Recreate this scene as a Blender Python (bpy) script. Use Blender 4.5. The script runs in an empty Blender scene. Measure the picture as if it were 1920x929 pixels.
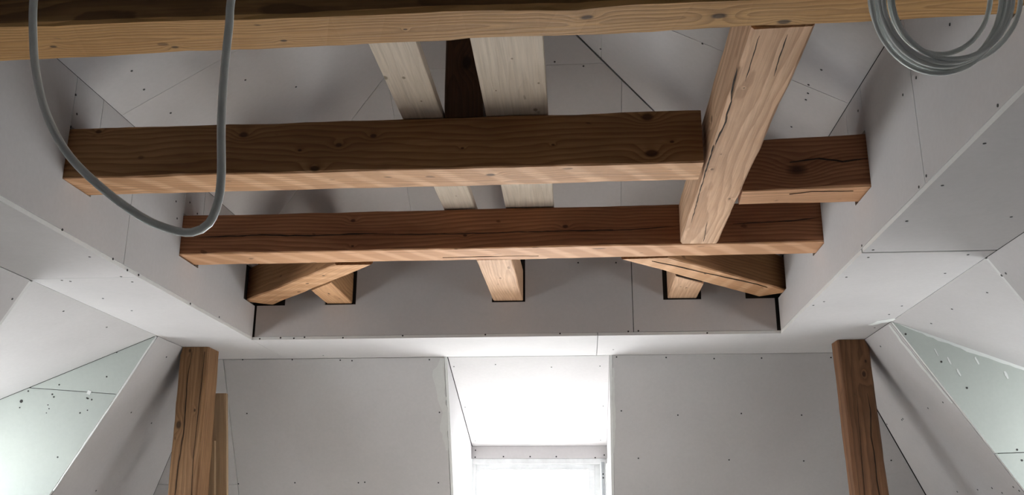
import bpy, bmesh, math, random
from mathutils import Vector, Matrix, noise as mnoise

# ------------------------------------------------------------------ camera, sky, exposure
sc = bpy.context.scene
COL = sc.collection
EYE = Vector((0, 0, 1.6))
FPX, YAW, PITCH, ROLL = 1751.83, -0.0779, 0.2896, 0.0026
fwd = Vector((math.sin(YAW) * math.cos(PITCH), math.cos(YAW) * math.cos(PITCH), math.sin(PITCH)))
r0 = Vector((math.cos(YAW), -math.sin(YAW), 0)); u0 = r0.cross(fwd)
RT = r0 * math.cos(ROLL) + u0 * math.sin(ROLL); UP = u0 * math.cos(ROLL) - r0 * math.sin(ROLL)
cam_d = bpy.data.cameras.new('camera'); cam = bpy.data.objects.new('camera', cam_d); COL.objects.link(cam)
M = Matrix((RT, UP, -fwd)).transposed().to_4x4(); M.translation = EYE
cam.matrix_world = M
cam_d.sensor_width = 36; cam_d.lens = FPX / 1920 * 36; cam_d.clip_start = 0.02
sc.camera = cam

SKY = 10.0
w = bpy.data.worlds.new('sky'); sc.world = w; w.use_nodes = True
nt = w.node_tree; nt.nodes.clear()
wo = nt.nodes.new('ShaderNodeOutputWorld'); bg = nt.nodes.new('ShaderNodeBackground')
tc = nt.nodes.new('ShaderNodeTexCoord'); sp = nt.nodes.new('ShaderNodeSeparateXYZ'); cr = nt.nodes.new('ShaderNodeValToRGB')
mr = nt.nodes.new('ShaderNodeMapRange'); mr.inputs[1].default_value = -0.1; mr.inputs[2].default_value = 0.1
nt.links.new(tc.outputs['Generated'], sp.inputs[0]); nt.links.new(sp.outputs[2], mr.inputs[0]); nt.links.new(mr.outputs[0], cr.inputs[0])
cr.color_ramp.elements[0].color = (0.975, 0.985, 0.99, 1); cr.color_ramp.elements[1].color = (0.58, 0.65, 0.73, 1)
nt.links.new(cr.outputs[0], bg.inputs[0]); bg.inputs[1].default_value = SKY; nt.links.new(bg.outputs[0], wo.inputs[0])

sun_d = bpy.data.lights.new('sun', 'SUN'); sun_d.energy = 38; sun_d.angle = 0.009; sun_d.color = (1.0, 0.97, 0.93)
sun = bpy.data.objects.new('sun', sun_d); COL.objects.link(sun)
sun.rotation_euler = Vector((-0.12, -0.76, -0.60)).to_track_quat('-Z', 'Y').to_euler()

vs = sc.view_settings
vs.view_transform = 'Standard'; vs.look = 'None'; vs.gamma = 1; vs.use_curve_mapping = False
vs.exposure = 1.47
sc.cycles.diffuse_bounces = 8; sc.cycles.max_bounces = 12; sc.cycles.transparent_max_bounces = 12
sc.cycles.use_denoising = True

# ------------------------------------------------------------------ measured place (z relative to the eye, metres)
H = EYE.z
XL, XR, YO, YF = -1.398, 0.798, 3.801, -2.9          # opening in the low ceiling
XOL, XOR, YSB, YSF = -1.760, 1.169, 4.262, -3.36     # outer edge of the low ceiling
ZS, ZT, ZFL = 0.75, 1.203, -1.6
RX, RZ = -0.300, 1.870                               # ridge
RYB, RYF = YO - (RX - XL), YF + (RX - XL)
PL, PR, PB = 1.0499, 1.0073, 1.1042                  # pitches of the roof slopes
AL, AR, AB = 0.3871, 0.3780, 0.3138                  # pitches of the dormer ceilings
DL0, DL1, DR0, DR1 = 2.778, 3.681, 2.714, 3.589      # side dormers along y
DBX0, DBX1, DEP = -0.633, 0.116, 1.006               # back dormer along x, depth of all dormers
BZ, BT = 0.905, 1.047                                # underside / top of the tie beams
TH = 0.0125                                          # plasterboard

def ray(px, py): return fwd + RT * ((px - 960) / FPX) + UP * ((464.5 - py) / FPX)
def hit(px, py, p, n):
    d = ray(px, py); n = Vector(n); return d * (Vector(p).dot(n) / d.dot(n))
def hz(px, py, z): return hit(px, py, (0, 0, z), (0, 0, 1))
def hy(px, py, y): return hit(px, py, (0, y, 0), (0, 1, 0))

# ------------------------------------------------------------------ materials
def newmat(name):
    m = bpy.data.materials.new(name); m.use_nodes = True
    n = m.node_tree.nodes; b = n['Principled BSDF']; return m, m.node_tree, b
def N(t, typ, **kw):
    n = t.nodes.new(typ)
    for k, v in kw.items(): setattr(n, k, v)
    return n
def lk(t, a, b): t.links.new(a, b)
def val(t, op, a, b=None, c=None, clamp=False):
    n = N(t, 'ShaderNodeMath', operation=op); n.use_clamp = clamp
    for i, x in enumerate((a, b, c)):
        if x is None: continue
        if isinstance(x, (int, float)): n.inputs[i].default_value = x
        else: lk(t, x, n.inputs[i])
    return n.outputs[0]
def vmath(t, op, a, b):
    n = N(t, 'ShaderNodeVectorMath', operation=op)
    for i, x in enumerate((a, b)):
        if isinstance(x, (tuple, list, Vector)): n.inputs[i].default_value = x
        else: lk(t, x, n.inputs[i])
    return n
def mixc(t, fac, a, b, bt='MIX'):
    n = N(t, 'ShaderNodeMix', data_type='RGBA', blend_type=bt)
    for s, x in ((n.inputs[0], fac), (n.inputs[6], a), (n.inputs[7], b)):
        if isinstance(x, (int, float)): s.default_value = x
        elif isinstance(x, tuple): s.default_value = (*x, 1)
        else: lk(t, x, s)
    return n.outputs[2]
def noise(t, vec, scale, detail=3, rough=0.55, dist=0.0):
    n = N(t, 'ShaderNodeTexNoise'); lk(t, vec, n.inputs['Vector'])
    n.inputs['Scale'].default_value = scale; n.inputs['Detail'].default_value = detail
    n.inputs['Roughness'].default_value = rough; n.inputs['Distortion'].default_value = dist
    return n.outputs[0]
def rng(t, x, a, b, c=0.0, d=1.0):
    n = N(t, 'ShaderNodeMapRange'); lk(t, x, n.inputs[0])
    for i, v in enumerate((a, b, c, d)): n.inputs[1 + i].default_value = v
    return n.outputs[0]

def board_mat(name, col, stain):
    m, t, b = newmat(name)
    tcn = N(t, 'ShaderNodeTexCoord'); oi = N(t, 'ShaderNodeObjectInfo'); v = tcn.outputs['Object']
    cloud = rng(t, noise(t, v, 1.7, 4), 0.3, 0.75); fine = rng(t, noise(t, v, 70, 2), 0.3, 0.7)
    dark = tuple(c * 0.86 for c in col)
    c = mixc(t, cloud, col, dark)
    c = mixc(t, val(t, 'MULTIPLY', fine, 0.10), c, tuple(x * 0.6 for x in col))
    smear = rng(t, noise(t, vmath(t, 'MULTIPLY', v, (1, 1.3, 4)).outputs[0], 6, 5, 0.65, 0.8), 0.63, 0.8)
    c = mixc(t, val(t, 'MULTIPLY', smear, 0.16), c, stain)
    rnd = rng(t, oi.outputs['Random'], 0, 1, 0.95, 1.04)
    hs = N(t, 'ShaderNodeHueSaturation'); lk(t, rnd, hs.inputs['Value']); lk(t, c, hs.inputs['Color'])
    lk(t, hs.outputs[0], b.inputs['Base Color']); b.inputs['Roughness'].default_value = 0.85
    b.inputs['Specular IOR Level'].default_value = 0.25
    bp = N(t, 'ShaderNodeBump'); bp.inputs['Strength'].default_value = 0.12; bp.inputs['Distance'].default_value = 0.004
    lk(t, noise(t, v, 25, 3), bp.inputs['Height']); lk(t, bp.outputs[0], b.inputs['Normal'])
    return m
GREY = board_mat('plasterboard_grey', (0.515, 0.497, 0.498), (0.34, 0.33, 0.325))
GREEN = board_mat('plasterboard_green', (0.42, 0.447, 0.42), (0.51, 0.53, 0.51))
EDGE = board_mat('gypsum_edge', (0.70, 0.70, 0.69), (0.62, 0.61, 0.6))
FILL = board_mat('filler', (0.70, 0.715, 0.70), (0.62, 0.62, 0.61))
def flat(name, col, rough=0.6, metal=0.0, spot=0.0):
    m, t, b = newmat(name)
    v = N(t, 'ShaderNodeTexCoord').outputs['Object']
    c = mixc(t, rng(t, noise(t, v, 18, 4), 0.3, 0.7), col, tuple(x * 0.82 for x in col))
    lk(t, c, b.inputs['Base Color']); b.inputs['Roughness'].default_value = rough; b.inputs['Metallic'].default_value = metal
    return m
VOID = flat('dark_void', (0.025, 0.022, 0.02), 0.95)
SCREW = flat('screw_black', (0.018, 0.017, 0.016), 0.6)
CRACK = flat('drying_crack', (0.030, 0.016, 0.008), 0.95)
PVC = flat('window_white', (0.72, 0.735, 0.74), 0.35)
RAIL = flat('rail_grey', (0.38, 0.40, 0.41), 0.4, 0.3)
CABLE = flat('cable_grey', (0.80, 0.835, 0.82), 0.42)
STEEL = flat('nail_steel', (0.30, 0.29, 0.28), 0.45, 0.8)
FLOORM = flat('floor_screed', (0.50, 0.48, 0.455), 0.8)
m, t, b = newmat('window_glass'); GLASS = m
t.nodes.clear(); o = N(t, 'ShaderNodeOutputMaterial'); mx = N(t, 'ShaderNodeMixShader'); tr = N(t, 'ShaderNodeBsdfTransparent'); gl = N(t, 'ShaderNodeBsdfGlossy')
gl.inputs['Roughness'].default_value = 0.02; mx.inputs[0].default_value = 0.06; tr.inputs[0].default_value = (0.97, 0.98, 0.98, 1)
lk(t, tr.outputs[0], mx.inputs[1]); lk(t, gl.outputs[0], mx.inputs[2]); lk(t, mx.outputs[0], o.inputs[0])

def wood_mat(name, light, mid, dark, seed, knots=(), spacing=0.012, band=0.0, blotch=1.0, ring=0.5, under=None):
    """grain runs along local X; rings around a pith line; knots push the rings aside"""
    rnd = random.Random(seed); m, t, b = newmat(name)
    v0 = N(t, 'ShaderNodeTexCoord').outputs['Object']
    v = vmath(t, 'ADD', v0, (rnd.uniform(-9, 9), rnd.uniform(-9, 9), rnd.uniform(-9, 9))).outputs[0]
    sep = N(t, 'ShaderNodeSeparateXYZ'); lk(t, v0, sep.inputs[0]); X, Y, Z = sep.outputs
    low = noise(t, vmath(t, 'MULTIPLY', v, (1.3, 5, 5)).outputs[0], 1.0, 2)
    low2 = noise(t, vmath(t, 'MULTIPLY', v, (3.5, 16, 16)).outputs[0], 1.0, 3)
    py, pz = rnd.uniform(-0.05, 0.05), rnd.uniform(-0.03, 0.05)
    yy = val(t, 'SUBTRACT', Y, py); zz = val(t, 'SUBTRACT', Z, pz)
    r = val(t, 'SQRT', val(t, 'ADD', val(t, 'MULTIPLY', yy, yy), val(t, 'MULTIPLY', zz, zz)))
    r = val(t, 'ADD', r, val(t, 'MULTIPLY', low, 0.075)); r = val(t, 'ADD', r, val(t, 'MULTIPLY', low2, 0.016))
    core = None
    for (kx, ky, kz, kr) in knots:
        d = vmath(t, 'MULTIPLY', vmath(t, 'SUBTRACT', v0, (kx, ky, kz)).outputs[0], (0.62 / kr, 1 / kr, 1 / kr))
        ln = N(t, 'ShaderNodeVectorMath', operation='LENGTH'); lk(t, d.outputs[0], ln.inputs[0]); D = ln.outputs[1]
        e = val(t, 'EXPONENT', val(t, 'MULTIPLY', val(t, 'MULTIPLY', D, D), -0.28))
        r = val(t, 'ADD', r, val(t, 'MULTIPLY', e, kr * 1.8))
        k = rng(t, val(t, 'ADD', D, val(t, 'MULTIPLY', low2, 0.5)), 0.75, 1.15, 1.0, 0.0)
        core = k if core is None else val(t, 'MAXIMUM', core, k)
    ph = val(t, 'FRACT', val(t, 'DIVIDE', r, spacing))
    ringv = val(t, 'MULTIPLY', rng(t, ph, 0.25, 0.86), rng(t, ph, 0.92, 1.0, 1.0, 0.0))
    fib = rng(t, noise(t, vmath(t, 'MULTIPLY', v, (5, 170, 170)).outputs[0], 1.0, 4, 0.6), 0.28, 0.72)
    strk = rng(t, noise(t, vmath(t, 'MULTIPLY', v, (2.2, 60, 60)).outputs[0], 1.0, 5, 0.65, 0.4), 0.50, 0.72)
    bl = rng(t, noise(t, vmath(t, 'MULTIPLY', v, (1.6, 7, 7)).outputs[0], 1.0, 4, 0.6, 0.6), 0.36, 0.68)
    c = mixc(t, val(t, 'MULTIPLY', bl, blotch), light, mid); dk0 = dark; fibc = tuple(x * 0.55 for x in mid)
    if under:      # light from below painted into the underside colour; sides keep their old stain
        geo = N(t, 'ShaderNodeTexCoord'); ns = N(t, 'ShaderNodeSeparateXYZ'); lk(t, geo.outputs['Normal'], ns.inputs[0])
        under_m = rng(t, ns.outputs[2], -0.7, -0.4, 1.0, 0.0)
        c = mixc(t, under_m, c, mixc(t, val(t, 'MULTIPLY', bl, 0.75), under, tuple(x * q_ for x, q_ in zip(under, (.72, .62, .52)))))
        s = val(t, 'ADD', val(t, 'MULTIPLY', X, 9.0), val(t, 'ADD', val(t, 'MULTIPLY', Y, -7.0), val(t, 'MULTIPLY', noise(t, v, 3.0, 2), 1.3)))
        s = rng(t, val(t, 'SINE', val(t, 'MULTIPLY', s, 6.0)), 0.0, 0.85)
        c = mixc(t, val(t, 'MULTIPLY', val(t, 'MULTIPLY', s, under_m), band), c, tuple(min(1, x * 1.12 + 0.07) for x in under))  # diagonal bands of light thrown up from the floor, painted on the underside
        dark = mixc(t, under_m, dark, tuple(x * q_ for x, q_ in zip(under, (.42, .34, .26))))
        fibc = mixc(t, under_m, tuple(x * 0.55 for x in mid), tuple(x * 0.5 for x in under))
    c = mixc(t, val(t, 'MULTIPLY', ringv, ring), c, dark)
    c = mixc(t, val(t, 'MULTIPLY', val(t, 'MAXIMUM', fib, val(t, 'MULTIPLY', strk, 1.3)), 0.52), c, fibc)
    nail = rng(t, noise(t, vmath(t, 'MULTIPLY', v, (14, 30, 30)).outputs[0], 1.0, 1), 0.74, 0.78)
    c = mixc(t, val(t, 'MULTIPLY', nail, 0.55), c, tuple(x * 0.45 for x in dk0))
    if core is not None: c = mixc(t, val(t, 'MULTIPLY', core, 0.85), c, tuple(x * 0.45 for x in dk0))
    lk(t, c, b.inputs['Base Color']); b.inputs['Roughness'].default_value = 0.72; b.inputs['Specular IOR Level'].default_value = 0.3
    bp = N(t, 'ShaderNodeBump'); bp.inputs['Strength'].default_value = 0.35; bp.inputs['Distance'].default_value = 0.003
    lk(t, val(t, 'SUBTRACT', val(t, 'MULTIPLY', fib, 0.5), val(t, 'MULTIPLY', ringv, 0.4)), bp.inputs['Height']); lk(t, bp.outputs[0], b.inputs['Normal'])
    return m

# ------------------------------------------------------------------ object helpers
def link(name, me, parent=None, mats=(), kind=None):
    o = bpy.data.objects.new(name, me); COL.objects.link(o)
    if parent is not None: o.parent = parent
    if me is not None:
        for mm in mats: me.materials.append(mm)
    if kind: o['kind'] = kind
    return o
def tag(o, label, cat, group=None):
    o['label'] = label; o['category'] = cat; o['kind'] = 'thing'
    if group: o['group'] = group
    return o

def area2(p): return sum(p[i][0] * p[(i + 1) % len(p)][1] - p[(i + 1) % len(p)][0] * p[i][1] for i in range(len(p)))
def offset(poly, g):
    """inset (g>0) a simple polygon; g may be one number or one per edge"""
    p = [Vector(q) for q in poly]; gs = g if isinstance(g, (list, tuple)) else [g] * len(p)
    if area2(p) < 0: p.reverse(); gs = [gs[len(p) - 2 - i] for i in range(len(p))] if isinstance(g, (list, tuple)) else gs
    n = len(p); out = []
    for i in range(n):
        a, b_, c = p[i - 1], p[i], p[(i + 1) % n]
        d1 = (b_ - a).normalized(); d2 = (c - b_).normalized()
        n1 = Vector((-d1.y, d1.x)); n2 = Vector((-d2.y, d2.x)); g1, g2 = gs[i - 1], gs[i]
        cr_ = d1.x * d2.y - d1.y * d2.x
        if abs(cr_) < 1e-5: out.append(b_ + n1 * g1); continue
        A = b_ + n1 * g1; B = b_ + n2 * g2; s = ((B - A).x * d2.y - (B - A).y * d2.x) / cr_
        out.append(A + d1 * s)
    return out

class Plane:
    """O + u*U + v*V, room side is Nn"""
    def __init__(s, O, U, V, Nn):
        s.O, s.U, s.V, s.N = Vector(O), Vector(U).normalized(), Vector(V).normalized(), Vector(Nn).normalized()
    def p(s, uv, d=0.0): return s.O + s.U * uv[0] + s.V * uv[1] + s.N * d
    def uv(s, P): q = Vector(P) - s.O; return (q.dot(s.U), q.dot(s.V))
    def px(s, x, y): return s.uv(hit(x, y, s.O, s.N))

def slab_mesh(name, pl, polys, d0, d1):
    """prisms over uv polygons between offsets d0 (back) and d1 (front) along the room normal"""
    vs_, fs, mi = [], [], []
    for poly in polys:
        q = [Vector(x) for x in poly]
        if area2(q) < 0: q.reverse()
        if pl.U.cross(pl.V).dot(pl.N) < 0: q.reverse()
        b0 = len(vs_); n = len(q)
        vs_ += [pl.p(x, d1) for x in q] + [pl.p(x, d0) for x in q]
        fs.append(list(range(b0, b0 + n))); mi.append(0)
        fs.append(list(range(b0 + 2 * n - 1, b0 + n - 1, -1))); mi.append(0)
        for i in range(n):
            j = (i + 1) % n; fs.append([b0 + i, b0 + n + i, b0 + n + j, b0 + j]); mi.append(1)
    me = bpy.data.meshes.new(name); me.from_pydata(vs_, [], fs); me.update()
    return me, mi

def surface(name, pl, panels, backing, label, gap=0.0013, mat=None, mats=None, ext=0.0, piece='plasterboard_sheet'):
    """a piece of the room shell: dark backing (the structure) that carries its plasterboard sheets"""
    me, mi = slab_mesh(name, pl, [offset(q[0], [-x for x in q[1]]) if isinstance(q, tuple) else (offset(q, -ext) if ext else q) for q in backing], -TH - 0.022, -TH - 0.0005)
    root = link(name, me, None, (VOID,), 'structure'); root.location.z = H; root['label'] = label
    for i, q in enumerate(panels):
        g = gap
        if isinstance(q, tuple) and isinstance(q[1], (list, float)): q, g = q
        me, mi = slab_mesh(piece, pl, [offset(q, g)], -TH, 0.0)
        o = link(piece, me, root, ((mats[i] if mats else None) or mat or GREY, EDGE))
        for f, k in zip(me.polygons, mi): f.material_index = k
    return root

def screws(root, pl, pts, r=0.0036):
    vs_, fs = [], []
    for i, (x, y, *rr) in enumerate(pts):
        c = pl.px(x, y); R = r * (rr[0] if rr else 1.0); b0 = len(vs_)
        for k in range(8): vs_.append(pl.p((c[0] + R * math.cos(k * math.pi / 4), c[1] + R * math.sin(k * math.pi / 4)), 0.0009))
        for k in range(8): vs_.append(pl.p((c[0] + R * 1.1 * math.cos(k * math.pi / 4), c[1] + R * 1.1 * math.sin(k * math.pi / 4)), -0.001))
        f = list(range(b0, b0 + 8)); 
        if pl.U.cross(pl.V).dot(pl.N) < 0: f.reverse()
        fs.append(f)
        for k in range(8): fs.append([b0 + k, b0 + 8 + k, b0 + 8 + (k + 1) % 8, b0 + (k + 1) % 8])
    me = bpy.data.meshes.new('screw_heads'); me.from_pydata(vs_, [], fs); me.update()
    o = link('screw_heads', me, root, (SCREW,), 'stuff'); return o

def filler(root, pl, pts, seed=1, mat=None, name='joint_filler'):
    """hand-trowelled strip of filler along pixel points (x, y, half width in metres)"""
    rnd = random.Random(seed); q = [(Vector(pl.px(x, y)), wd) for x, y, wd in pts]; L, R_ = [], []
    dense = []
    for (a, wa), (b_, wb) in zip(q, q[1:]):
        n = max(2, int((b_ - a).length / 0.02))
        dense += [(a.lerp(b_, i / n), wa + (wb - wa) * i / n) for i in range(n)]
    dense.append(q[-1])
    for i, (c, wd) in enumerate(dense):
        a = dense[max(0, i - 1)][0]; b_ = dense[min(len(dense) - 1, i + 1)][0]
        d = (b_ - a).normalized(); n = Vector((-d.y, d.x))
        L.append(c + n * wd * rnd.uniform(0.7, 1.35)); R_.append(c - n * wd * rnd.uniform(0.7, 1.35))
    vs_ = [pl.p(x, 0.0011) for x in L] + [pl.p(x, 0.0011) for x in R_]; n = len(L)
    vs_ += [pl.p(x, -0.0005) for x in L] + [pl.p(x, -0.0005) for x in R_]
    fs = []
    for i in range(n - 1):
        fs += [[i, i + 1, n + i + 1, n + i], [i, 2 * n + i, 2 * n + i + 1, i + 1], [n + i + 1, 3 * n + i + 1, 3 * n + i, n + i]]
    me = bpy.data.meshes.new(name); me.from_pydata(vs_, [], fs); me.update()
    return link(name, me, root, (mat or FILL,))

# ------------------------------------------------------------------ room shell
# floor
me = bpy.data.meshes.new('floor'); bm = bmesh.new()
x0, x1, y0, y1 = XOL - 2.35 / math.tan(PL) - 0.1, XOR + 2.35 / math.tan(PR) + 0.1, YSF - 1.3, YSB + 1.3
bmesh.ops.create_cube(bm, size=1.0, matrix=Matrix.Translation(((x0 + x1) / 2, (y0 + y1) / 2, -0.03)) @ Matrix.Diagonal((x1 - x0, y1 - y0, 0.06, 1)))
bm.to_mesh(me); bm.free()
fl = link('floor', me, None, (FLOORM,), 'structure'); fl['label'] = 'bare floor of the attic room'

E_, I_ = 0.03, -0.002     # how far the backing runs on behind a corner / stops short of a free edge
def rect(a, b_, c, d): return [(a, c), (b_, c), (b_, d), (a, d)]

# low flat ceiling around the opening (sheets show their pale edges towards the opening)
pl = Plane((0, 0, ZS), (1, 0, 0), (0, 1, 0), (0, 0, -1))
sof = surface('ceiling', pl,
    [rect(XOL, XL, YSF, -0.9), rect(XOL, XL, -0.9, 0.9), rect(XOL, XL, 0.9, 2.755), rect(XOL, XL, 2.755, YSB),
     rect(XR, XOR, YSF, -0.9), rect(XR, XOR, -0.9, 0.85), (rect(XR, XOR, 0.85, 2.631), [0.001, 0.001, 0.005, 0.0]), (rect(XR, XOR, 2.631, YSB), [0.005, 0.001, 0.001, 0.0]),
     (rect(XL, 0.058, YO, YSB), [0.0, 0.0012, 0.0, 0.0]), (rect(0.058, XR, YO, YSB), [0.0, 0.0, 0.0, 0.0012]),
     rect(XL, XR, YSF, YF)],
    [(rect(XOL, XL - 0.004, YSF, YSB), [E_, 0, E_, E_]), (rect(XR + 0.004, XOR, YSF, YSB), [E_, E_, E_, 0]), (rect(XL - 0.01, XR + 0.01, YO + 0.004, YSB), [0, 0, E_, 0]), (rect(XL - 0.01, XR + 0.01, YSF, YF - 0.004), [E_, 0, 0, 0])],
    'flat grey plasterboard ceiling around the opening', gap=0.0008)
screws(sof, pl, [(132, 528), (193, 560), (247, 583), (227, 519), (168, 482), (248, 529), (116, 526), (1637, 469), (1628, 483), (1587, 520), (1772, 513), (1815, 478), (1545, 566), (1525, 573),
    (1667, 590), (1640, 615), (1691, 574), (1846, 269), (1767, 348), (1700, 415), (1896, 407), (1150, 656), (606, 667)])
filler(sof, pl, [(1632, 610, .012), (1655, 603, .022), (1680, 598, .018)], 4)

# upright walls of the opening, slotted for the timbers
def slotted(u0, u1, v0, v1, slots):
    """rectangle with slots open at the top edge: slots = [(ua, ub, vbottom)]"""
    out = [(u0, v0), (u1, v0)]
    top = []
    cur = u1
    for (a, b_, vb) in sorted(slots, reverse=True):
        if b_ >= u1 - 1e-6: out += [(u1, vb), (a, vb), (a, v1)]
        else:
            if not top and cur == u1: out.append((u1, v1))
            out += [(b_, v1), (b_, vb), (a, vb), (a, v1)] if a > u0 + 1e-6 else [(b_, v1), (b_, vb), (u0, vb)]
        cur = a; top = [1]
    if not slots: out.append((u1, v1))
    if cur > u0 + 1e-6: out.append((u0, v1))
    return out
VB = ZS + TH; SB = BZ - 0.006
def onx(p, q, x): k = (x - p.x) / (q.x - p.x); return p + (q - p) * k
bf0, bf1 = hz(0, 49, BZ), hz(1280, 3, BZ); bb0, bb1 = hz(0, 118, BZ), hz(1640, 42, BZ)      # lower edges of the nearest tie beam
SL = (onx(bf0, bf1, XL).y - .008, onx(bb0, bb1, XL).y + .008); SR = (onx(bf0, bf1, XR).y - .008, onx(bb0, bb1, XR).y + .008)
pl = Plane((XL, 0, 0), (0, 1, 0), (0, 0, 1), (1, 0, 0))
cl = surface('wall_upper_left', pl,
    [(slotted(YF, 0.4, VB, ZT, []), 0.0008), (slotted(0.4, 2.652, VB, ZT, [(*SL, SB), (2.270, 2.418, SB)]), 0.0012),
     (slotted(2.652, YO, VB, ZT, [(3.026, 3.190, SB), (3.665, YO, SB)]), 0.0012),
     rect(*SL, BT + .006, ZT), rect(2.270, 2.418, BT + .006, ZT), rect(3.026, 3.190, BT + .006, ZT), rect(3.665, YO, BT + .006, ZT)],
    [rect(YF - 0.03, YO + 0.03, ZS + 0.014, ZT + 0.02)], 'upright plasterboard wall on one long side of the ceiling opening')
screws(cl, pl, [(212, 486), (239, 507), (260, 516), (117, 431), (330, 378), (357, 570), (411, 595), (144, 214), (142, 178), (133, 238), (332, 410), (356, 380), (370, 401)])
pl = Plane((XR, 0, 0), (0, 1, 0), (0, 0, 1), (-1, 0, 0))
cw = surface('wall_upper_right', pl,
    [(slotted(YF, 0.4, VB, ZT, []), 0.0008), (slotted(0.4, 2.105, VB, ZT, [(*SR, SB)]), 0.0015),
     (slotted(2.105, YO, VB, ZT, [(2.488, 2.645, SB), (3.026, 3.180, SB), (3.640, YO, SB)]), 0.0015),
     rect(*SR, BT + .006, ZT), rect(2.488, 2.645, BT + .02, ZT), rect(3.026, 3.180, BT + .006, ZT), rect(3.640, YO, BT + .006, ZT)],
    [rect(YF - 0.03, YO + 0.03, ZS + 0.014, ZT + 0.02)], 'upright plasterboard wall on the long side of the opening near the coiled cable')
screws(cw, pl, [(1781, 46), (1718, 146), (1693, 178), (1871, 198), (1609, 208), (1737, 330), (1723, 351), (1616, 461)])
pl = Plane((0, YO, 0), (1, 0, 0), (0, 0, 1), (0, -1, 0))
cb = surface('wall_upper_back', pl,
    [(slotted(XL + 0.008, 0.205, VB, ZT, [(XL + 0.008, -1.268, SB), (-1.094, -0.962, SB), (-0.380, -0.242, SB)]), 0.0012),
     (slotted(0.205, XR - 0.013, VB, ZT, [(0.333, 0.486, SB), (0.668, XR - 0.013, SB)]), 0.0016)],
    [rect(XL - 0.03, XR + 0.03, ZS + 0.014, ZT + 0.02)], 'upright plasterboard wall at the short end of the opening above the window')
screws(cb, pl, [(487, 636), (526, 634), (551, 635), (571, 633), (643, 634), (755, 630), (910, 628), (1050, 626), (1178, 622), (1197, 621), (1326, 625), (1084, 493), (1155, 493)])
pl = Plane((0, YF, 0), (1, 0, 0), (0, 0, 1), (0, 1, 0))
surface('wall_upper_front', pl, [rect(XL, 0, VB, ZT), rect(0, XR, VB, ZT)], [rect(XL - 0.03, XR + 0.03, ZS + 0.014, ZT + 0.02)], 'upright plasterboard wall at the far short end of the opening')

# hipped ceiling above the opening
SLP = math.atan2(RZ - ZT, RX - XL)
def slope_plane(P, along, out, up):  # plane through P: u along, v up the slope
    U = Vector(along); V = (Vector(out) * math.cos(SLP) + Vector((0, 0, math.sin(SLP)))).normalized()
    n = U.cross(V); n = n if n.z < 0 else -n
    return Plane(P, U, V, n)
def cutpoly(poly, a, b_):
    """split a convex polygon by the line a-b; returns the two pieces (left, right)"""
    a, b_ = Vector(a), Vector(b_); d = b_ - a; s = lambda p: d.x * (p.y - a.y) - d.y * (p.x - a.x)
    A, B = [], []; q = [Vector(p) for p in poly]
    for i in range(len(q)):
        p, n = q[i], q[(i + 1) % len(q)]; sp_, sn = s(p), s(n)
        if sp_ >= -1e-9: A.append(p)
        if sp_ <= 1e-9: B.append(p)
        if sp_ * sn < -1e-14: x = p.lerp(n, sp_ / (sp_ - sn)); A.append(x); B.append(x)
    return [A, B]
def cuts(poly, lines):
    ps = [poly]
    for a, b_ in lines:
        nx = []
        for q in ps: nx += [z for z in cutpoly(q, a, b_) if len(z) > 2 and abs(area2(z)) > 2e-4]
        ps = nx
    return ps
VL = (RX - XL) / math.cos(SLP)
pl = slope_plane((XL, 0, ZT), (0, 1, 0), (1, 0, 0), 0)
poly = [(YF, 0), (YO, 0), (RYB, VL), (RYF, VL)]
ul = surface('ceiling_upper_left', pl, cuts(poly, [((2.528, 0), (2.528, 1)), ((1.28, 0), (1.28, 1)), ((0.03, 0), (0.03, 1)), ((-1.22, 0), (-1.22, 1))]), [poly], 'sloping plasterboard ceiling on the long side opposite the coiled cable', ext=0.03, gap=0.0006)
screws(ul, pl, [(270, 168), (320, 212), (247, 133), (555, 163), (460, 150)])
pl = slope_plane((XR, 0, ZT), (0, 1, 0), (-1, 0, 0), 0)
a, b_ = pl.px(1284, 67), pl.px(1574, 187)
pcs = cuts(poly, [(a, b_), ((1.38, 0), (1.38, 1)), ((0.13, 0), (0.13, 1)), ((-1.12, 0), (-1.12, 1))])
e0, e1 = pl.px(1127, 78), pl.px(1127, 115)
out = []
for q in pcs: out += cuts(q, [(e0, e1)]) if sum(Vector(p)[0] for p in q) / len(q) > 2.62 else [q]
ur = surface('ceiling_upper_right', pl, out, [poly], 'sloping plasterboard ceiling on the long side above the coiled cable', ext=0.03)
screws(ur, pl, [(1540, 131), (1516, 159), (1515, 175), (1511, 187), (1484, 238), (1317, 82), (1126, 92), (1124, 118), (1127, 121)])
VH = (YO - RYB) / math.cos(SLP)
pl = slope_plane((0, YO, ZT), (1, 0, 0), (0, -1, 0), 0)
tri = [(XL, 0), (XR, 0), (RX, VH)]
pcs = cuts(tri, [((-0.715, 0), (-0.715, 1)), ((0.166, 0), (0.166, 1))])
hv = (YO - 3.104) / math.cos(SLP)
out = []
for q in pcs: out += cuts(q, [((-1, hv), (1, hv))])
hipc = []
for q in out:   # a wide ragged gap stays open along the hip beside the coiled cable
    q = offset(q, 0.0007); hipc.append((q, 0.0))
hipc = [([(min(p[0], XR - (XR - RX) * p[1] / VH - 0.003 - 0.007 * p[1] / VH), p[1]) for p in q], 0.0) for q, g in hipc]
ub = surface('ceiling_upper_back', pl, hipc, [tri], 'triangular sloping plasterboard ceiling at the hipped end', ext=0.03)
screws(ub, pl, [(1040, 116), (1094, 124), (803, 138), (554, 163), (1030, 60)])
pl = slope_plane((0, YF, ZT), (1, 0, 0), (0, 1, 0), 0)
surface('ceiling_upper_front', pl, cuts(tri, [((-0.3, 0), (-0.3, 1))]), [tri], 'triangular sloping plasterboard ceiling at the other hipped end', ext=0.03)

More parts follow.
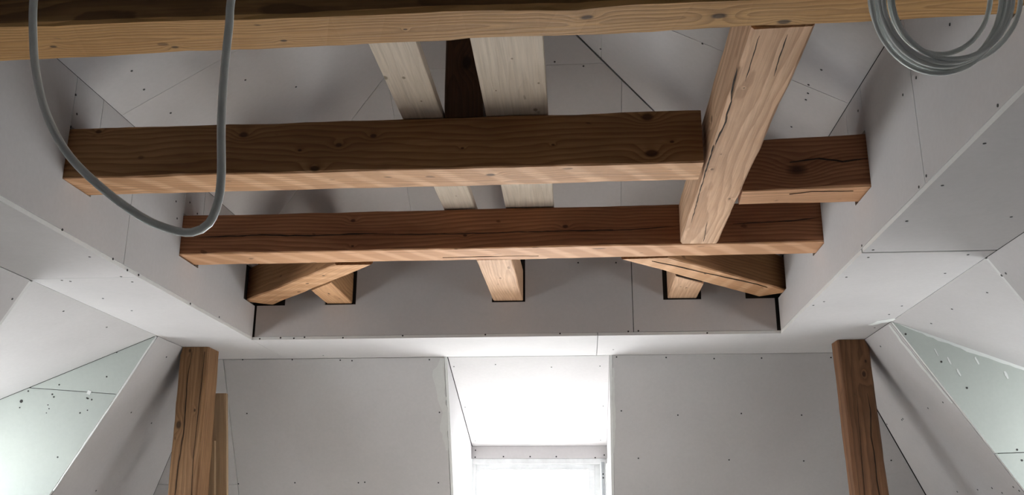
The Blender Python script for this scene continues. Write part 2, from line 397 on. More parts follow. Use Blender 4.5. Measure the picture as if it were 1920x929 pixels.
# steep roof slopes below the flat ceiling
ZH = ZS - ZFL
def steep(P, along, out, pitch):
    U = Vector(along); V = Vector(out) * math.cos(pitch) + Vector((0, 0, -math.sin(pitch)))
    n = U.cross(V); n = n if n.z < 0 else -n
    return Plane(P, U, V, n)
def side_slope(name, X, out, pitch, d0, d1, label):
    pl = steep((X, 0, ZS), (0, 1, 0), (out, 0, 0), pitch)
    L = ZH / math.sin(pitch); hb = ZH / math.tan(PB); lw = DEP / math.cos(pitch)     # lw: slope length down to the window plane
    yb = lambda v: YSB + v * math.sin(pitch) / math.tan(PB); yf = lambda v: YSF - v * math.sin(pitch) / math.tan(PB)
    c0, c1 = d0 - TH, d1 + TH      # the cheek boards show their edges
    near = [(yf(0), 0), (c0, 0), (c0, lw), (yf(lw), lw)]; far = [(c1, 0), (yb(0), 0), (yb(lw), lw), (c1, lw)]
    low = [(yf(lw), lw), (yb(lw), lw), (yb(L), L), (yf(L), L)]
    pan = cuts(near, [((1.5, 0), (1.5, 1)), ((0.25, 0), (0.25, 1)), ((-1.0, 0), (-1.0, 1)), ((-2.25, 0), (-2.25, 1))]) + [far] + cuts(low, [((2.0, 0), (2.0, 1)), ((0, 0), (0, 1)), ((-2, 0), (-2, 1))])
    return surface(name, pl, pan, [(near, [E_, I_, 0, E_]), (far, [E_, E_, 0, I_]), (low, [0, E_, 0.02, E_])], label), pl
wl, plL = side_slope('wall_left', XOL, -1, PL, DL0, DL1, 'steep sloping plasterboard wall beside the post with the loose board')
screws(wl, plL, [(312, 670), (246, 774), (284, 794), (23, 561), (180, 921), (330, 925)])
wr, plR = side_slope('wall_right', XOR, 1, PR, DR0, DR1, 'steep sloping plasterboard wall beside the post without a board')
screws(wr, plR, [(1651, 650), (1684, 634), (1740, 766), (1768, 755), (1691, 788), (1693, 786), (1663, 796), (1795, 923), (1833, 919), (1860, 916), (1879, 925), (1900, 914), (1911, 921), (1878, 517), (1886, 513)])
filler(wr, plR, [(1668, 610, .010), (1690, 640, .012), (1730, 690, .011), (1762, 728, .010), (1786, 756, .006)], 3)

pl = plB = steep((0, YSB, ZS), (1, 0, 0), (0, 1, 0), PB)
L = ZH / math.sin(PB); lw = DEP / math.cos(PB)
xa = lambda v: XOL - v * math.sin(PB) / math.tan(PL); xb = lambda v: XOR + v * math.sin(PB) / math.tan(PR)
left = [(xa(0), 0), (DBX0 - TH, 0), (DBX0 - TH, lw), (xa(lw), lw)]; right = [(DBX1 + TH, 0), (xb(0), 0), (xb(lw), lw), (DBX1 + TH, lw)]
low = [(xa(lw), lw), (xb(lw), lw), (xb(L), L), (xa(L), L)]
s0, s1 = pl.px(418, 672), pl.px(448, 929)
lp = cutpoly(left, s0, s1)
h0, h1 = pl.px(425, 909), pl.px(446, 909)
big, small = sorted(lp, key=lambda q: -abs(area2(q)))
wb = surface('wall_back', pl, [(big, 0.0022)] + cuts(small, [(h0, h1)]) + [(right, [0.0012, 0.0045, 0.0012, 0.0012]), low], [(left, [E_, I_, 0, E_]), (right, [E_, E_, 0, I_]), (low, [0, E_, 0.02, E_])], 'steep sloping plasterboard wall pierced by the window recess', gap=0.0012)
screws(wb, pl, [(455, 675), (548, 675), (638, 676), (660, 677), (805, 675), (824, 774), (553, 906), (672, 906), (684, 905), (822, 906), (463, 776), (447, 908), (426, 909),
    (1156, 670), (1249, 671), (1339, 673), (1428, 672), (1165, 771), (1271, 779), (1390, 776), (1197, 860), (1367, 863), (1503, 779), (1507, 865), (1558, 671), (1671, 864), (830, 668)])
SEMI = board_mat('filler_thin', (0.58, 0.58, 0.565), (0.53, 0.53, 0.52))
filler(wb, pl, [(829, 672, .010), (822, 705, .026), (826, 740, .022), (834, 775, .012), (832, 800, .018), (839, 845, .006)], 8, SEMI)
filler(wb, pl, [(1150, 690, .004), (1150, 750, .007), (1152, 800, .006), (1150, 850, .003)], 9, SEMI)

pl = steep((0, YSF, ZS), (1, 0, 0), (0, -1, 0), PB)
front = [(xa(0), 0), (xb(0), 0), (xb(L), L), (xa(L), L)]
surface('wall_front', pl, cuts(front, [((-0.3, 0), (-0.3, 1))]), [(front, [E_, E_, 0.02, E_])], 'steep sloping plasterboard wall at the other end')

# dormers: ceiling, two cheeks, window wall, window
def box_mesh(name, a, b_):
    bm = bmesh.new(); a, b_ = Vector(a), Vector(b_)
    bmesh.ops.create_cube(bm, size=1.0, matrix=Matrix.Translation((a + b_) / 2) @ Matrix.Diagonal((*(b_ - a), 1)))
    bmesh.ops.bevel(bm, geom=bm.edges[:], offset=0.0015, segments=1, affect='EDGES')
    me = bpy.data.meshes.new(name); bm.to_mesh(me); bm.free(); return me
def window(idx, T, width, zlo, zhi, label):
    """built in a frame whose +y points outdoors, x along the wall; T places it"""
    root = link('window_%d' % idx, None, None, (), 'structure'); root['label'] = label; root.matrix_world = Matrix.Translation((0, 0, H)) @ T
    def add(n, a, b_, mt, par=root): return link(n, box_mesh(n, a, b_), par, (mt,))
    y = 0.0; wd = width
    for nm, a, b_ in (('frame_rail', (0, y, zhi - .03), (wd, y + .07, zhi)), ('frame_rail', (0, y, zlo), (wd, y + .07, zlo + .05)),
                      ('frame_stile', (0, y, zlo + .05), (.022, y + .07, zhi - .03)), ('frame_stile', (wd - .07, y + .02, zlo + .05), (wd, y + .07, zhi - .03))):
        add(nm, a, b_, PVC)
    # guide rail with two screws on the frame stile
    g = add('guide_rail', (wd - .040, y - .016, zlo), (wd - .008, y - .001, zhi - .012), PVC)
    link('rail_channel', box_mesh('rail_channel', (wd - .034, y - .0185, zlo), (wd - .016, y - .0155, zhi - .020)), g, (RAIL,))
    for dz in (.085, .105): link('rail_screw', box_mesh('rail_screw', (wd - .029, y - .0215, zhi - dz - .004), (wd - .021, y - .0180, zhi - dz + .004)), g, (SCREW,))
    s = add('sash', (.022, y + .015, zhi - .06), (wd - .07, y + .06, zhi - .03), PVC)
    link('sash_rail', box_mesh('sash_rail', (.022, y + .015, zlo + .05), (wd - .07, y + .06, zlo + .1)), s, (PVC,))
    link('sash_stile', box_mesh('sash_stile', (.022, y + .015, zlo + .1), (.05, y + .06, zhi - .06)), s, (PVC,))
    link('sash_stile', box_mesh('sash_stile', (wd - .105, y + .015, zlo + .1), (wd - .07, y + .06, zhi - .06)), s, (PVC,))
    link('pane', box_mesh('pane', (.048, y + .035, zlo + .098), (wd - .103, y + .041, zhi - .058)), s, (GLASS,))
    # sky portal in the opening
    ld = bpy.data.lights.new('window_portal', 'AREA'); ld.shape = 'RECTANGLE'; ld.size = wd; ld.size_y = zhi - zlo; ld.cycles.is_portal = True
    lo = bpy.data.objects.new('window_portal', ld); COL.objects.link(lo); lo.parent = root
    lo.location = (wd / 2, .09, (zlo + zhi) / 2); lo.rotation_euler = (-math.pi / 2, 0, 0)
    return root

# side dormers
def side_dormer(side, X, out, ang, pitch, d0, d1, idx, seam):
    far = XL
    zc = ZS - DEP * math.tan(ang); zl = ZS - DEP * math.tan(pitch)
    XW = X + out * DEP
    pl = steep((X, 0, ZS), (0, 1, 0), (out, 0, 0), ang)
    q = rect(d0, d1, 0, DEP / math.cos(ang))
    c = surface('ceiling_dormer_' + side, pl, [(q, [0.001, 0.0025, 0.0, 0.002])], [(q, [E_] * 4)], 'sloping plasterboard ceiling of the side window recess, ' + ('by the hanging cable loop' if side == 'left' else 'by the coiled cable'))
    screws(c, pl, [(119, 584), (200, 614)] if side == 'left' else [(1785, 580), (1851, 549), (1746, 607)])
    tri = [(X, ZS), (XW, zc), (XW, zl)]
    pf = Plane((0, d1, 0), (1, 0, 0), (0, 0, 1), (0, -1, 0))
    a, b_ = pf.px(*seam[0]), pf.px(*seam[1])
    pcs = cuts(tri, [(a, b_)])
    ch = surface('wall_dormer_%s_far' % side, pf, pcs, [(tri, [E_, E_, -0.014])], 'green moisture resistant plasterboard cheek of the side window recess, ' + ('with a large drilled hole' if side == 'left' else 'with white filler along its edges'), mat=GREEN, gap=0.0014)
    if side == 'left':
        screws(ch, pf, [(111, 722), (200, 707), (219, 661), (53, 734), (40, 753, 2.0), (98, 740), (101, 745), (90, 760, .7), (92, 767, .7), (87, 775, .6), (167, 740), (165, 748), (172, 750), (163, 747), (164, 770, .8), (150, 775), (108, 858), (37, 765, .8)], 0.0034)
        filler(ch, pf, [(164, 735, .006), (170, 738, .007)], 5, name='filler_spot')
        filler(ch, pf, [(289, 637, .002), (250, 697, .003), (205, 765, .0022), (150, 846, .003), (100, 921, .002)], 6, EDGE)
    else:
        screws(ch, pf, [(1765, 679), (1813, 728), (1698, 627), (1907, 844), (1916, 864)], 0.0040)
        filler(ch, pf, [(1677, 603, .006), (1720, 620, .006), (1790, 645, .011), (1850, 667, .011), (1925, 692, .008)], 7)
        for k, (x, y, wd) in enumerate([(1779, 676, .003), (1797, 698, .0035), (1831, 676, .004), (1886, 703, .005), (1755, 660, .002)]):
            filler(ch, pf, [(x - 3, y - 6, wd * .5), (x, y, wd), (x + 4, y + 8, wd * .6)], 20 + k, name='filler_spot')
    pn = Plane((0, d0, 0), (1, 0, 0), (0, 0, 1), (0, 1, 0))
    surface('wall_dormer_%s_near' % side, pn, [tri], [(tri, [E_, E_, -0.014])], 'plasterboard cheek on the hidden side of the side window recess', mat=GREEN)
    # header and window
    zh = zc - 0.07
    T = Matrix.Translation((XW, d1 if out > 0 else d0, 0)) @ Matrix.Rotation(-math.pi / 2 if out > 0 else math.pi / 2, 4, 'Z')
    zsill = zl + 0.58
    pw = Plane((XW, 0, 0), (0, 1, 0), (0, 0, 1), (-out, 0, 0))
    lowp, hdp = rect(d0, d1, zl, zsill), rect(d0, d1, zh, zc)
    surface('wall_dormer_%s_end' % side, pw, [lowp, hdp], [(lowp, [E_, E_, 0, E_]), (hdp, [0, E_, E_, E_])], 'plasterboard around the side window, ' + ('by the hanging cable loop' if side == 'left' else 'by the coiled cable'), mat=GREEN)
    window(idx, T @ Matrix.Translation((0, .001, 0)), d1 - d0, zsill, zh, 'white plastic window of the side recess ' + ('by the hanging cable loop' if side == 'left' else 'by the coiled cable'))
side_dormer('left', XOL, -1, AL, PL, DL0, DL1, 2, ((60, 728), (222, 740)))
side_dormer('right', XOR, 1, AR, PR, DR0, DR1, 3, ((1868, 851), (1920, 849)))

# back dormer
YW = YSB + DEP; ZC = ZS - DEP * math.tan(AB); ZL = ZS - DEP * math.tan(PB)
pl = steep((0, YSB, ZS), (1, 0, 0), (0, 1, 0), AB)
q = rect(DBX0 + .004, DBX1 - .001, 0.004, DEP / math.cos(AB))
c = surface('ceiling_dormer_back', pl, [(q, 0.0)], [(rect(DBX0, DBX1, 0, DEP / math.cos(AB)), [E_] * 4)], 'bright sloping plasterboard ceiling of the middle window recess')
screws(c, pl, [(929, 684), (1034, 689), (1125, 687), (851, 688), (872, 764), (1131, 762), (891, 827), (1126, 826)], 0.0032)
tri = [(YSB, ZS), (YW, ZC), (YW, ZL)]
for nm, X, n in (('wall_dormer_back_left', DBX0, 1), ('wall_dormer_back_right', DBX1, -1)):
    pc = Plane((X, 0, 0), (0, 1, 0), (0, 0, 1), (n, 0, 0))
    surface(nm, pc, [(tri, 0.0)], [(tri, [E_, E_, -0.014])], 'plasterboard cheek of the middle window recess, ' + ('on the side of the loose board' if n > 0 else 'on the side of the guide rail'))
pw = Plane((0, YW, 0), (1, 0, 0), (0, 0, 1), (0, -1, 0))
hd = rect(DBX0, DBX1, ZC - 0.068, ZC)
c = surface('wall_dormer_back_end', pw, [(hd, 0.001)], [(hd, [0, E_, E_, E_])], 'narrow plasterboard strip above the middle window')
screws(c, pw, [(891.5, 845), (891, 858), (944, 857), (994, 857), (1043, 857), (1116, 859), (1133, 854)], 0.0042)
window(1, Matrix.Translation((DBX0, YW + 0.001, 0)), DBX1 - DBX0, ZL, ZC - 0.068, 'white plastic window in the middle recess with a guide rail beside the pane')

# ------------------------------------------------------------------ timbers
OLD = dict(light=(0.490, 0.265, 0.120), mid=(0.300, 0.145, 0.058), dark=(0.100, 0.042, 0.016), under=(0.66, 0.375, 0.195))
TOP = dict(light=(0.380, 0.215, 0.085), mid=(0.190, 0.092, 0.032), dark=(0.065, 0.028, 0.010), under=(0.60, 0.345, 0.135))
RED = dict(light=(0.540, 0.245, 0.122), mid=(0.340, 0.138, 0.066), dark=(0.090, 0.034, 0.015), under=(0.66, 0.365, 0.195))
PALE = dict(light=(0.72, 0.47, 0.305), mid=(0.58, 0.345, 0.205), dark=(0.27, 0.135, 0.06), under=None)
NEW = dict(light=(0.67, 0.575, 0.475), mid=(0.595, 0.49, 0.39), dark=(0.41, 0.31, 0.205), under=None)
DARKW = dict(light=(0.12, 0.060, 0.028), mid=(0.08, 0.036, 0.016), dark=(0.035, 0.016, 0.008), under=None)

def onface(x, y, f):
    """point of a timber face seen at a pixel: f = ('z', height) or ('y', depth)"""
    return hz(x, y, f[1]) if f[0] == 'z' else hy(x, y, f[1])
def timber(name, a0, b0, a1, b1, up, pal, seed, rough=0.0022, cham=0.006, knots=(), seg=0.035, upright=False, **kw):
    """squared timber: one long face is a0 b0 (start) .. a1 b1 (end), thickness vector up. Grain along local X.
    knots are given as (s 0..1, face 'f' first long side | 'b' the quad face | 'r', across 0..1, radius)"""
    a0, b0, a1, b1, up = map(Vector, (a0, b0, a1, b1, up))
    o0 = (a0 + b0) / 2; X = ((a1 + b1) / 2 - o0); L = X.length; X.normalize()
    Zv = up - X * up.dot(X); hgt = up.length; Zv.normalize(); Yv = Zv.cross(X)
    R = Matrix((X, Yv, Zv)).transposed()
    loc = lambda p: R.transposed() @ (p - o0)
    A0, B0, A1, B1, UPL = loc(a0), loc(b0), loc(a1), loc(b1), R.transposed() @ up
    if A0.y > B0.y: A0, B0, A1, B1 = B0, A0, B1, A1
    n = max(4, int(L / seg)); rnd = random.Random(seed); off = Vector((rnd.uniform(-50, 50),) * 3)
    rings = []; vs_, fs = [], []
    def cs(s):
        A = A0.lerp(A1, s); B = B0.lerp(B1, s); ws = []
        c4 = [A, B, B + UPL, A + UPL]; cen = sum(c4, Vector()) / 4
        for k in range(4):
            p, pn, pp = c4[k], c4[(k + 1) % 4], c4[k - 1]
            ch = cham * (0.55 + 0.9 * abs(mnoise.noise(Vector((s * L * 5, k * 7.3, seed * 1.7)))))
            for q in (p + (pp - p).normalized() * ch, p + (pn - p).normalized() * ch):
                nn = mnoise.noise_vector(Vector((s * L * 6, q.y * 9, q.z * 9)) + off) * rough + mnoise.noise_vector(Vector((s * L * 22, q.y * 30, q.z * 30)) + off) * rough * 0.5
                nn.x = 0; ws.append(q + nn)
        return ws
    for i in range(n + 1): vs_ += cs(i / n)
    for i in range(n):
        for k in range(8):
            j = (k + 1) % 8; fs.append([i * 8 + k, i * 8 + j, (i + 1) * 8 + j, (i + 1) * 8 + k][::-1])
    fs.append(list(range(8))); fs.append(list(range(n * 8 + 7, n * 8 - 1, -1)))
    me = bpy.data.meshes.new(name); me.from_pydata(vs_, [], fs)
    bm = bmesh.new(); bm.from_mesh(me); bmesh.ops.recalc_face_normals(bm, faces=bm.faces); bm.to_mesh(me); bm.free()
    kk = []
    for (s, face, ac, kr) in knots:
        if isinstance(face, (int, float)):      # (pixel x, pixel y, radius, face)
            P = loc(onface(s, face, kr)); kk.append((P.x, P.y, P.z, ac)); continue
        if face == 'b': P = A0.lerp(A1, s).lerp(B0.lerp(B1, s), ac)
        elif face == 'f': P = A0.lerp(A1, s) + UPL * ac
        else: P = B0.lerp(B1, s) + UPL * ac
        kk.append((P.x, P.y, P.z, kr))
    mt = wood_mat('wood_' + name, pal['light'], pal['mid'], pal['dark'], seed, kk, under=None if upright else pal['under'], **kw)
    o = link(name, me, None, (mt,))
    o.matrix_world = Matrix.Translation(o0 + Vector((0, 0, H))) @ R.to_4x4()
    o_data[o.name] = (R, o0, A0, B0, A1, B1, UPL, L)
    return o
o_data = {}
def crack(o, f, pts, seed=0, wmax=0.003, name='drying_crack'):
    """narrow dark drying check following pixel points over one face of a timber, sunk edges included"""
    R, o0 = o_data[o.name][:2]; rnd = random.Random(seed)
    q = [onface(x, y, f) for x, y in pts]; D = []
    for a, b_ in zip(q, q[1:]):
        n = max(2, int((b_ - a).length / 0.016)); D += [a.lerp(b_, i / n) for i in range(n)]
    D.append(q[-1]); nrm = Vector((0, 0, -1)) if f[0] == 'z' else Vector((0, -1, 0)); vs_, fs = [], []
    for i, P in enumerate(D):
        t_ = (D[min(len(D) - 1, i + 1)] - D[max(0, i - 1)]).normalized(); d = nrm.cross(t_)
        P = P + d * (mnoise.noise(Vector((i * 0.45, seed * 3.1, 0))) * 0.0022)
        tt = i / (len(D) - 1); wd = 0.38 * wmax * min(1, 5 * tt + .08, 5 * (1 - tt) + .08) * (0.55 + 0.45 * rnd.random())
        for v in (P - d * wd + nrm * 0.0020, P + d * wd + nrm * 0.0020, P - d * wd * .3 - nrm * 0.006, P + d * wd * .3 - nrm * 0.006): vs_.append(R.transposed() @ (v - o0))
    for i in range(len(D) - 1):
        a, b_ = 4 * i, 4 * i + 4
        fs += [[a, a + 1, b_ + 1, b_], [a, b_, b_ + 2, a + 2], [a + 1, a + 3, b_ + 3, b_ + 1]]
    me = bpy.data.meshes.new(name); me.from_pydata(vs_, [], fs); me.update()
    return link(name, me, o, (CRACK,))

TAN = dict(light=(0.46, 0.325, 0.20), mid=(0.40, 0.27, 0.16), dark=(0.28, 0.18, 0.10), under=None)
OLDP = dict(light=(0.36, 0.20, 0.098), mid=(0.225, 0.112, 0.05), dark=(0.075, 0.031, 0.012), under=None)
REDP = dict(light=(0.30, 0.15, 0.074), mid=(0.18, 0.082, 0.039), dark=(0.055, 0.022, 0.010), under=None)
UPV = (0, 0, BT - BZ)
# tie beams; local -y is the side towards the room end that faces the window
def P3(x, y, z=BZ): return Vector((x, y, z))
e = 0.012
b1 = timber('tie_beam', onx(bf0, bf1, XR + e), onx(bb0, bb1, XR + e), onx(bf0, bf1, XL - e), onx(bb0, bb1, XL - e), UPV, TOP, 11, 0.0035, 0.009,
    knots=[(x, y, r, ('z', BZ)) for x, y, r in ((1100, 31, .011), (1348, 30, .012), (1470, 41, .010), (328, 90, .007), (532, 77, .006), (100, 88, .006), (760, 55, .004))], spacing=.010, ring=.62)
tag(b1, 'old roughly hewn tie beam that the cable loop and cable coil hang from', 'beam', 'old tie beams across the opening')
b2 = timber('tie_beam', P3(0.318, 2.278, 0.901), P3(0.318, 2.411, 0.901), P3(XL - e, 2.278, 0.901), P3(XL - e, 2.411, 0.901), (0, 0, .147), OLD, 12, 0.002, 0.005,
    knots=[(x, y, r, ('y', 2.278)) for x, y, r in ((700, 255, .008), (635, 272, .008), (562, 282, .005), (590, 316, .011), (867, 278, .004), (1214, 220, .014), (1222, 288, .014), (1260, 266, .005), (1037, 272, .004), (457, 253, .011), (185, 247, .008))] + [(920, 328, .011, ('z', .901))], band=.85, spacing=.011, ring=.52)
tag(b2, 'old tie beam that butts against the trimmer and carries the king post', 'beam', 'old tie beams across the opening')
b2r = timber('tie_beam', P3(XR + e, 2.496), P3(XR + e, 2.634), hz(1392, 360, BZ).xyz, hz(1385, 384, BZ).xyz, (0, 0, .155), RED, 13, 0.002, 0.005,
    knots=[(1495, 315, .026, ('y', 2.496))], spacing=.012, ring=.55)
tag(b2r, 'short old timber with a large knot between the trimmer and the upright wall', 'beam')
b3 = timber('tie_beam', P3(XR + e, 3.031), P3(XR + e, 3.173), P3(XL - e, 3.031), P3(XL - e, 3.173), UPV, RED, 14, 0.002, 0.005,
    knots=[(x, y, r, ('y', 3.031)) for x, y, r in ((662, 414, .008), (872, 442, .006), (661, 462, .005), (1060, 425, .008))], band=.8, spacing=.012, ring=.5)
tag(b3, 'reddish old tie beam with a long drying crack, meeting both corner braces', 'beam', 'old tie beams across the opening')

tr_ = timber('trimmer_beam', (0.3294, 3.028, BZ), (0.4518, 3.028, BZ), (hz(1408, 60, BZ).x, onx(bb0, bb1, .52).y + .008, BZ), (hz(1527, 57, BZ).x, onx(bb0, bb1, .64).y + .008, BZ), UPV, PALE, 15, 0.0022, 0.009,
    knots=[(x, y, r, ('z', BZ)) for x, y, r in ((1335, 318, .006), (1368, 373, .006), (1352, 290, .003), (1395, 165, .003))] + [(.6, 'f', .5, .012)], spacing=.016, ring=.46)
tag(tr_, 'pale old trimmer beam joining the tie beams at right angles', 'beam')

# corner braces
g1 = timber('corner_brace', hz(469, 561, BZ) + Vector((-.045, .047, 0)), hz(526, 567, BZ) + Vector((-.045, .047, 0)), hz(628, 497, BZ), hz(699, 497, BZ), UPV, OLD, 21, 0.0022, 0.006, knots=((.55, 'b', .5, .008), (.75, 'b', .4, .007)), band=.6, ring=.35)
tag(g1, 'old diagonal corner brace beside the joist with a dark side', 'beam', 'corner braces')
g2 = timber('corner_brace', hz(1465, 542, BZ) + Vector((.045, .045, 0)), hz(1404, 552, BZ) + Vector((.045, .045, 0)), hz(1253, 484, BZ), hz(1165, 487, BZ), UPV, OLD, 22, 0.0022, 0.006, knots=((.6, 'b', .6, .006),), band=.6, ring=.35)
tag(g2, 'old diagonal corner brace with long drying cracks', 'beam', 'corner braces')
# short joists from the tie beam into the end wall
for k, (x0, x1, lab) in enumerate(((-1.089, -0.978, 'short old joist crossing under the plain corner brace into the end wall'), (-0.376, -0.250, 'short old joist above the window recess'), (0.350, 0.470, 'short old joist in a wide notch behind the cracked corner brace'))):
    ya, yb_ = ((3.580, 3.462), (3.180, 3.180), (3.450, 3.574))[k]
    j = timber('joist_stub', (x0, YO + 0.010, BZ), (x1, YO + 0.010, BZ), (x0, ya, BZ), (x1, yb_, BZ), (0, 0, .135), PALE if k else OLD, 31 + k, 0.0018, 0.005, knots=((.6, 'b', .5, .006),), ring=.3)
    tag(j, lab, 'beam', 'short joists')
j = timber('wood_offcut', (-0.232, 3.177, BZ + .006), (-0.232, 3.199, BZ + .006), (-0.125, 3.177, BZ + .006), (-0.125, 3.199, BZ + .006), (0, 0, .06), PALE, 36, .001, .002)
tag(j, 'small timber offcut fixed behind the reddish tie beam beside the middle joist', 'offcut')
# new boards laid on top of the beams, king post
for k, (x0, x1, x2, x3, lab) in enumerate(((-.476, -.367, -.474, -.366, 'narrow pale new board laid on top of the old tie beams'), (-.236, -.072, -.262, -.096, 'wide pale new board laid on top of the beams against the king post'))):
    nb_ = timber('new_board', (x0, 1.47, BT + .004), (x1, 1.47, BT + .004), (x2, 3.19, BT + .004), (x3, 3.19, BT + .004), (0, 0, .03), NEW, 41 + k, .0004, .002,
        knots=[(x, y, r, ('z', BT + .004)) for x, y, r in (((722, 146, .008), (757, 146, .006), (790, 190, .004)) if k == 0 else ((1004, 206, .008), (1010, 156, .004), (960, 110, .004), (930, 170, .003)))], spacing=.02, ring=.2, blotch=.6)
    tag(nb_, lab, 'board')
kp = timber('king_post', (-.3625, 2.282, BT + .003), (-.258, 2.282, BT + .003), (-.3625, 2.282, 1.815), (-.258, 2.282, 1.815), (0, .12, 0), DARKW, 45, .002, .006, knots=[(875, 117, .017, ('y', 2.282))], ring=.5)
tag(kp, 'dark old king post standing on a tie beam between the pale boards', 'post')

# posts under the flat ceiling
pA = timber('wooden_post', (-1.730, 3.936, ZFL + .002), (-1.596, 3.936, ZFL + .002), (-1.768, 3.936, ZS - .001), (-1.642, 3.936, ZS - .001), (0, .125, 0), OLDP, 51, upright=True, rough=.003, cham=.007,
    knots=[(335, 797, .015, ('y', 3.936)), (356, 658, .008, ('y', 3.936)), (365, 770, .006, ('y', 3.936))], spacing=.016, ring=.4)
tag(pA, 'old wooden post in the corner with loose boards standing behind it', 'post', 'old corner posts')
pB_ = timber('wooden_post', (1.105, 3.946, ZFL + .002), (1.247, 3.946, ZFL + .002), (1.058, 3.946, ZS - .001), (1.184, 3.946, ZS - .001), (0, .10, 0), REDP, 55, upright=True, rough=.003, cham=.007,
    knots=[(1620, 702, .012, ('y', 3.946)), (1623, 678, .006, ('y', 3.946)), (1635, 687, .006, ('y', 3.946))], spacing=.014, ring=.5)
tag(pB_, 'old dark stained wooden post in the corner without loose boards', 'post', 'old corner posts')
for o_, X_, sg, pt_ in ((pA, XOL, -1, PL), (pB_, XOR, 1, PR)):      # top corner trimmed to the roof slope
    mw, mi_ = o_.matrix_world, o_.matrix_world.inverted()
    for v in o_.data.vertices:
        p = mw @ v.co; lim = X_ + sg * ((ZS + H - p.z) / math.tan(pt_) - 0.003)
        if sg * p.x > sg * lim: p.x = lim; v.co = mi_ @ p
# loose boards behind the post
q0, q1 = hy(425, 929, 4.10), hy(424, 738, 4.10)
d_ = (q1 - q0); k = (ZFL + .003 - q0.z) / d_.z; bot = q0 + d_ * k
lb = timber('loose_board', bot - Vector((.10, 0, 0)), bot, q1 - Vector((.10, 0, 0)), q1, (0, .022, 0), TAN, 61, .0005, .0015, spacing=.02, ring=.2)
tag(lb, 'taller loose tan board standing behind the old post', 'board')
q0, q1 = hy(402, 929, 4.072), hy(402, 827, 4.072)
d_ = (q1 - q0); k = (ZFL + .003 - q0.z) / d_.z; bot = q0 + d_ * k
lb = timber('loose_board', bot - Vector((.05, 0, 0)), bot, q1 - Vector((.05, 0, 0)), q1, (0, .02, 0), TAN, 62, .0005, .0015, spacing=.02, ring=.25)
tag(lb, 'shorter loose batten between the old post and the taller board', 'board')

# drying cracks
ZB, Y3, Y2R, YPA, YPB = ('z', BZ), ('y', 3.031), ('y', 2.496), ('y', 3.936), ('y', 3.946)
for o_, f_, wd, pts_ in (
    (tr_, ZB, .0030, [(1424, 66), (1408, 114), (1398, 152)]), (tr_, ZB, .0045, [(1383, 130), (1374, 161), (1370, 190), (1360, 228), (1341, 272)]),
    (tr_, ZB, .0038, [(1337, 277), (1323, 323), (1314, 352), (1296, 418)]), (tr_, ZB, .0030, [(1477, 64), (1463, 100), (1451, 142)]), (tr_, ZB, .0028, [(1326, 415), (1319, 454)]),
    (b3, Y3, .0065, [(346, 443), (395, 445), (490, 441), (580, 443), (655, 439), (740, 438)]), (b3, Y3, .0045, [(700, 441), (860, 439), (960, 436), (1035, 434), (1150, 431)]),
    (b3, Y3, .0040, [(1080, 434), (1210, 430), (1268, 425)]), (b3, Y3, .0045, [(1374, 420), (1430, 418), (1488, 414), (1536, 409)]), (b3, ZB, .0018, [(830, 483), (960, 480), (1010, 480)]),
    
    (b2r, Y2R, .0035, [(1481, 304), (1536, 297), (1580, 303), (1627, 297)]), (b2r, ZB, .0026, [(1480, 364), (1521, 359), (1600, 358)]),
    (g2, ZB, .0055, [(1222, 490), (1268, 499), (1309, 509), (1360, 520), (1414, 532), (1439, 539)]), (g2, ZB, .0040, [(1268, 517), (1297, 524), (1317, 529)]),
    (pA, YPA, .0050, [(360, 660), (351, 717), (347, 777), (344, 813), (333, 883), (325, 960)]), (pA, YPA, .0028, [(384, 660), (378, 720), (374, 752), (363, 855), (358, 940)]),
    (pB_, YPB, .0070, [(1626, 738), (1632, 770), (1633, 820), (1640, 855), (1644, 901), (1653, 950)]), (pB_, YPB, .0025, [(1605, 731), (1612, 813), (1619, 901), (1622, 940)])):
    crack(o_, f_, pts_, hash(pts_[0]) % 97, wd)

# ------------------------------------------------------------------ cables
def tube(name, pts, rad, mat, cyclic=False, sides=10):
    """smooth tube through points (Catmull-Rom)"""
    P = [Vector(p) for p in pts]; D = []
    for i in range(len(P) - 1):
        a, b_, c, d = P[max(0, i - 1)], P[i], P[i + 1], P[min(len(P) - 1, i + 2)]
        n = max(2, int((c - b_).length / 0.012))
        for k in range(n):
            t_ = k / n
            D.append(0.5 * ((2 * b_) + (c - a) * t_ + (2 * a - 5 * b_ + 4 * c - d) * t_ * t_ + (3 * b_ - a - 3 * c + d) * t_ ** 3))
    D.append(P[-1]); vs_, fs = [], []
    nrm = None
    for i, p in enumerate(D):
        tg = (D[min(i + 1, len(D) - 1)] - D[max(0, i - 1)]).normalized()
        if nrm is None: nrm = tg.orthogonal().normalized()
        nrm = (nrm - tg * nrm.dot(tg)).normalized(); bn = tg.cross(nrm)
        for k in range(sides):
            a = 2 * math.pi * k / sides; vs_.append(p + (nrm * math.cos(a) + bn * math.sin(a)) * rad)
    for i in range(len(D) - 1):
        for k in range(sides):
            j = (k + 1) % sides; fs.append([i * sides + k, i * sides + j, (i + 1) * sides + j, (i + 1) * sides + k])
    fs.append(list(range(sides))[::-1]); fs.append([len(D) * sides - sides + k for k in range(sides)])
    me = bpy.data.meshes.new(name); me.from_pydata(vs_, [], fs); me.update()
    for f in me.polygons: f.use_smooth = True
    o = link(name, me, None, (mat,)); o.location.z = H
    return o
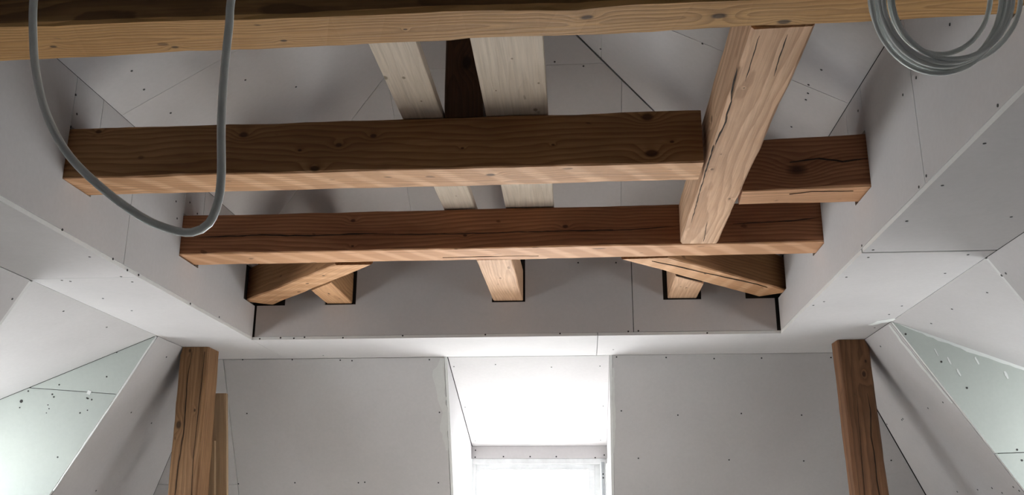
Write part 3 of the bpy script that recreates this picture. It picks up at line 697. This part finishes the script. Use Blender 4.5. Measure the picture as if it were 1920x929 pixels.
px = [(63, 2, 1.462), (62, 60, 1.46), (67, 130, 1.455), (86, 210, 1.45), (126, 287, 1.445), (190, 352, 1.44), (262, 405, 1.435), (318, 430, 1.43), (360, 436, 1.425), (392, 419, 1.42), (409, 378, 1.42), (415, 325, 1.42), (415, 230, 1.42), (421, 130, 1.42), (430, 45, 1.42), (433, 2, 1.42)]
pts = [hy(x, y, d) for x, y, d in px]
s = pts[0]; e_ = pts[-1]
pre = [Vector((s.x - .01, 1.66, BT + .012)), Vector((s.x - .01, 1.56, BT + .014)), Vector((s.x - .005, 1.478, BT + .006)), Vector((s.x, 1.463, BT - .06))]
post = [Vector((e_.x + .004, 1.43, BT - .05)), Vector((e_.x + .008, 1.465, BT + .012)), Vector((e_.x + .01, 1.55, BT + .014)), Vector((e_.x + .012, 1.66, BT + .013))]
cbl = tube('hanging_cable', pre + pts + post, 0.0072, CABLE)
tag(cbl, 'thick grey cable hanging in one long loose loop over the old tie beam', 'cable')
# coil
turns = [(1631, 1914, 124), (1634, 1885, 138), (1656, 1893, 118), (1644, 1878, 130), (1673, 1899, 111), (1668, 1857, 102), (1650, 1888, 125)]
pts = []; nT = len(turns); S = 28
for i in range(nT * S):
    a = i / S; k = int(a); f_ = a - k; A = turns[k]; B = turns[min(k + 1, nT - 1)]
    g_ = max(0.0, (f_ - 0.82) / 0.18); f2 = g_ * g_ * (3 - 2 * g_); l, r_, bt = [A[j] + (B[j] - A[j]) * f2 for j in range(3)]
    th = 2 * math.pi * f_
    cx, rx = (l + r_) / 2, (r_ - l) / 2; cy = -8; ry = bt - cy
    topy = 118.0
    yy = cy - math.cos(th) * (ry if math.cos(th) < 0 else topy)
    pts.append(hy(cx - math.sin(th) * rx * (1 + .05 * math.sin(2 * th) * 0), yy, 1.432 - 0.0065 * ((k * 3) % nT) - 0.006 * math.sin(th + k)))
coil = tube('cable_coil', pts, 0.0042, CABLE, sides=8)
tag(coil, 'coil of thin grey cable with many turns hung on a nail in the tie beam', 'cable')
c0 = pts[0]
nl = tube('nail', [Vector((c0.x, 1.50, c0.z - .012)), Vector((c0.x, 1.44, c0.z - .011)), Vector((c0.x, 1.365, c0.z - .004))], 0.0028, STEEL)
tag(nl, 'steel nail in the old tie beam that carries the cable coil', 'nail')
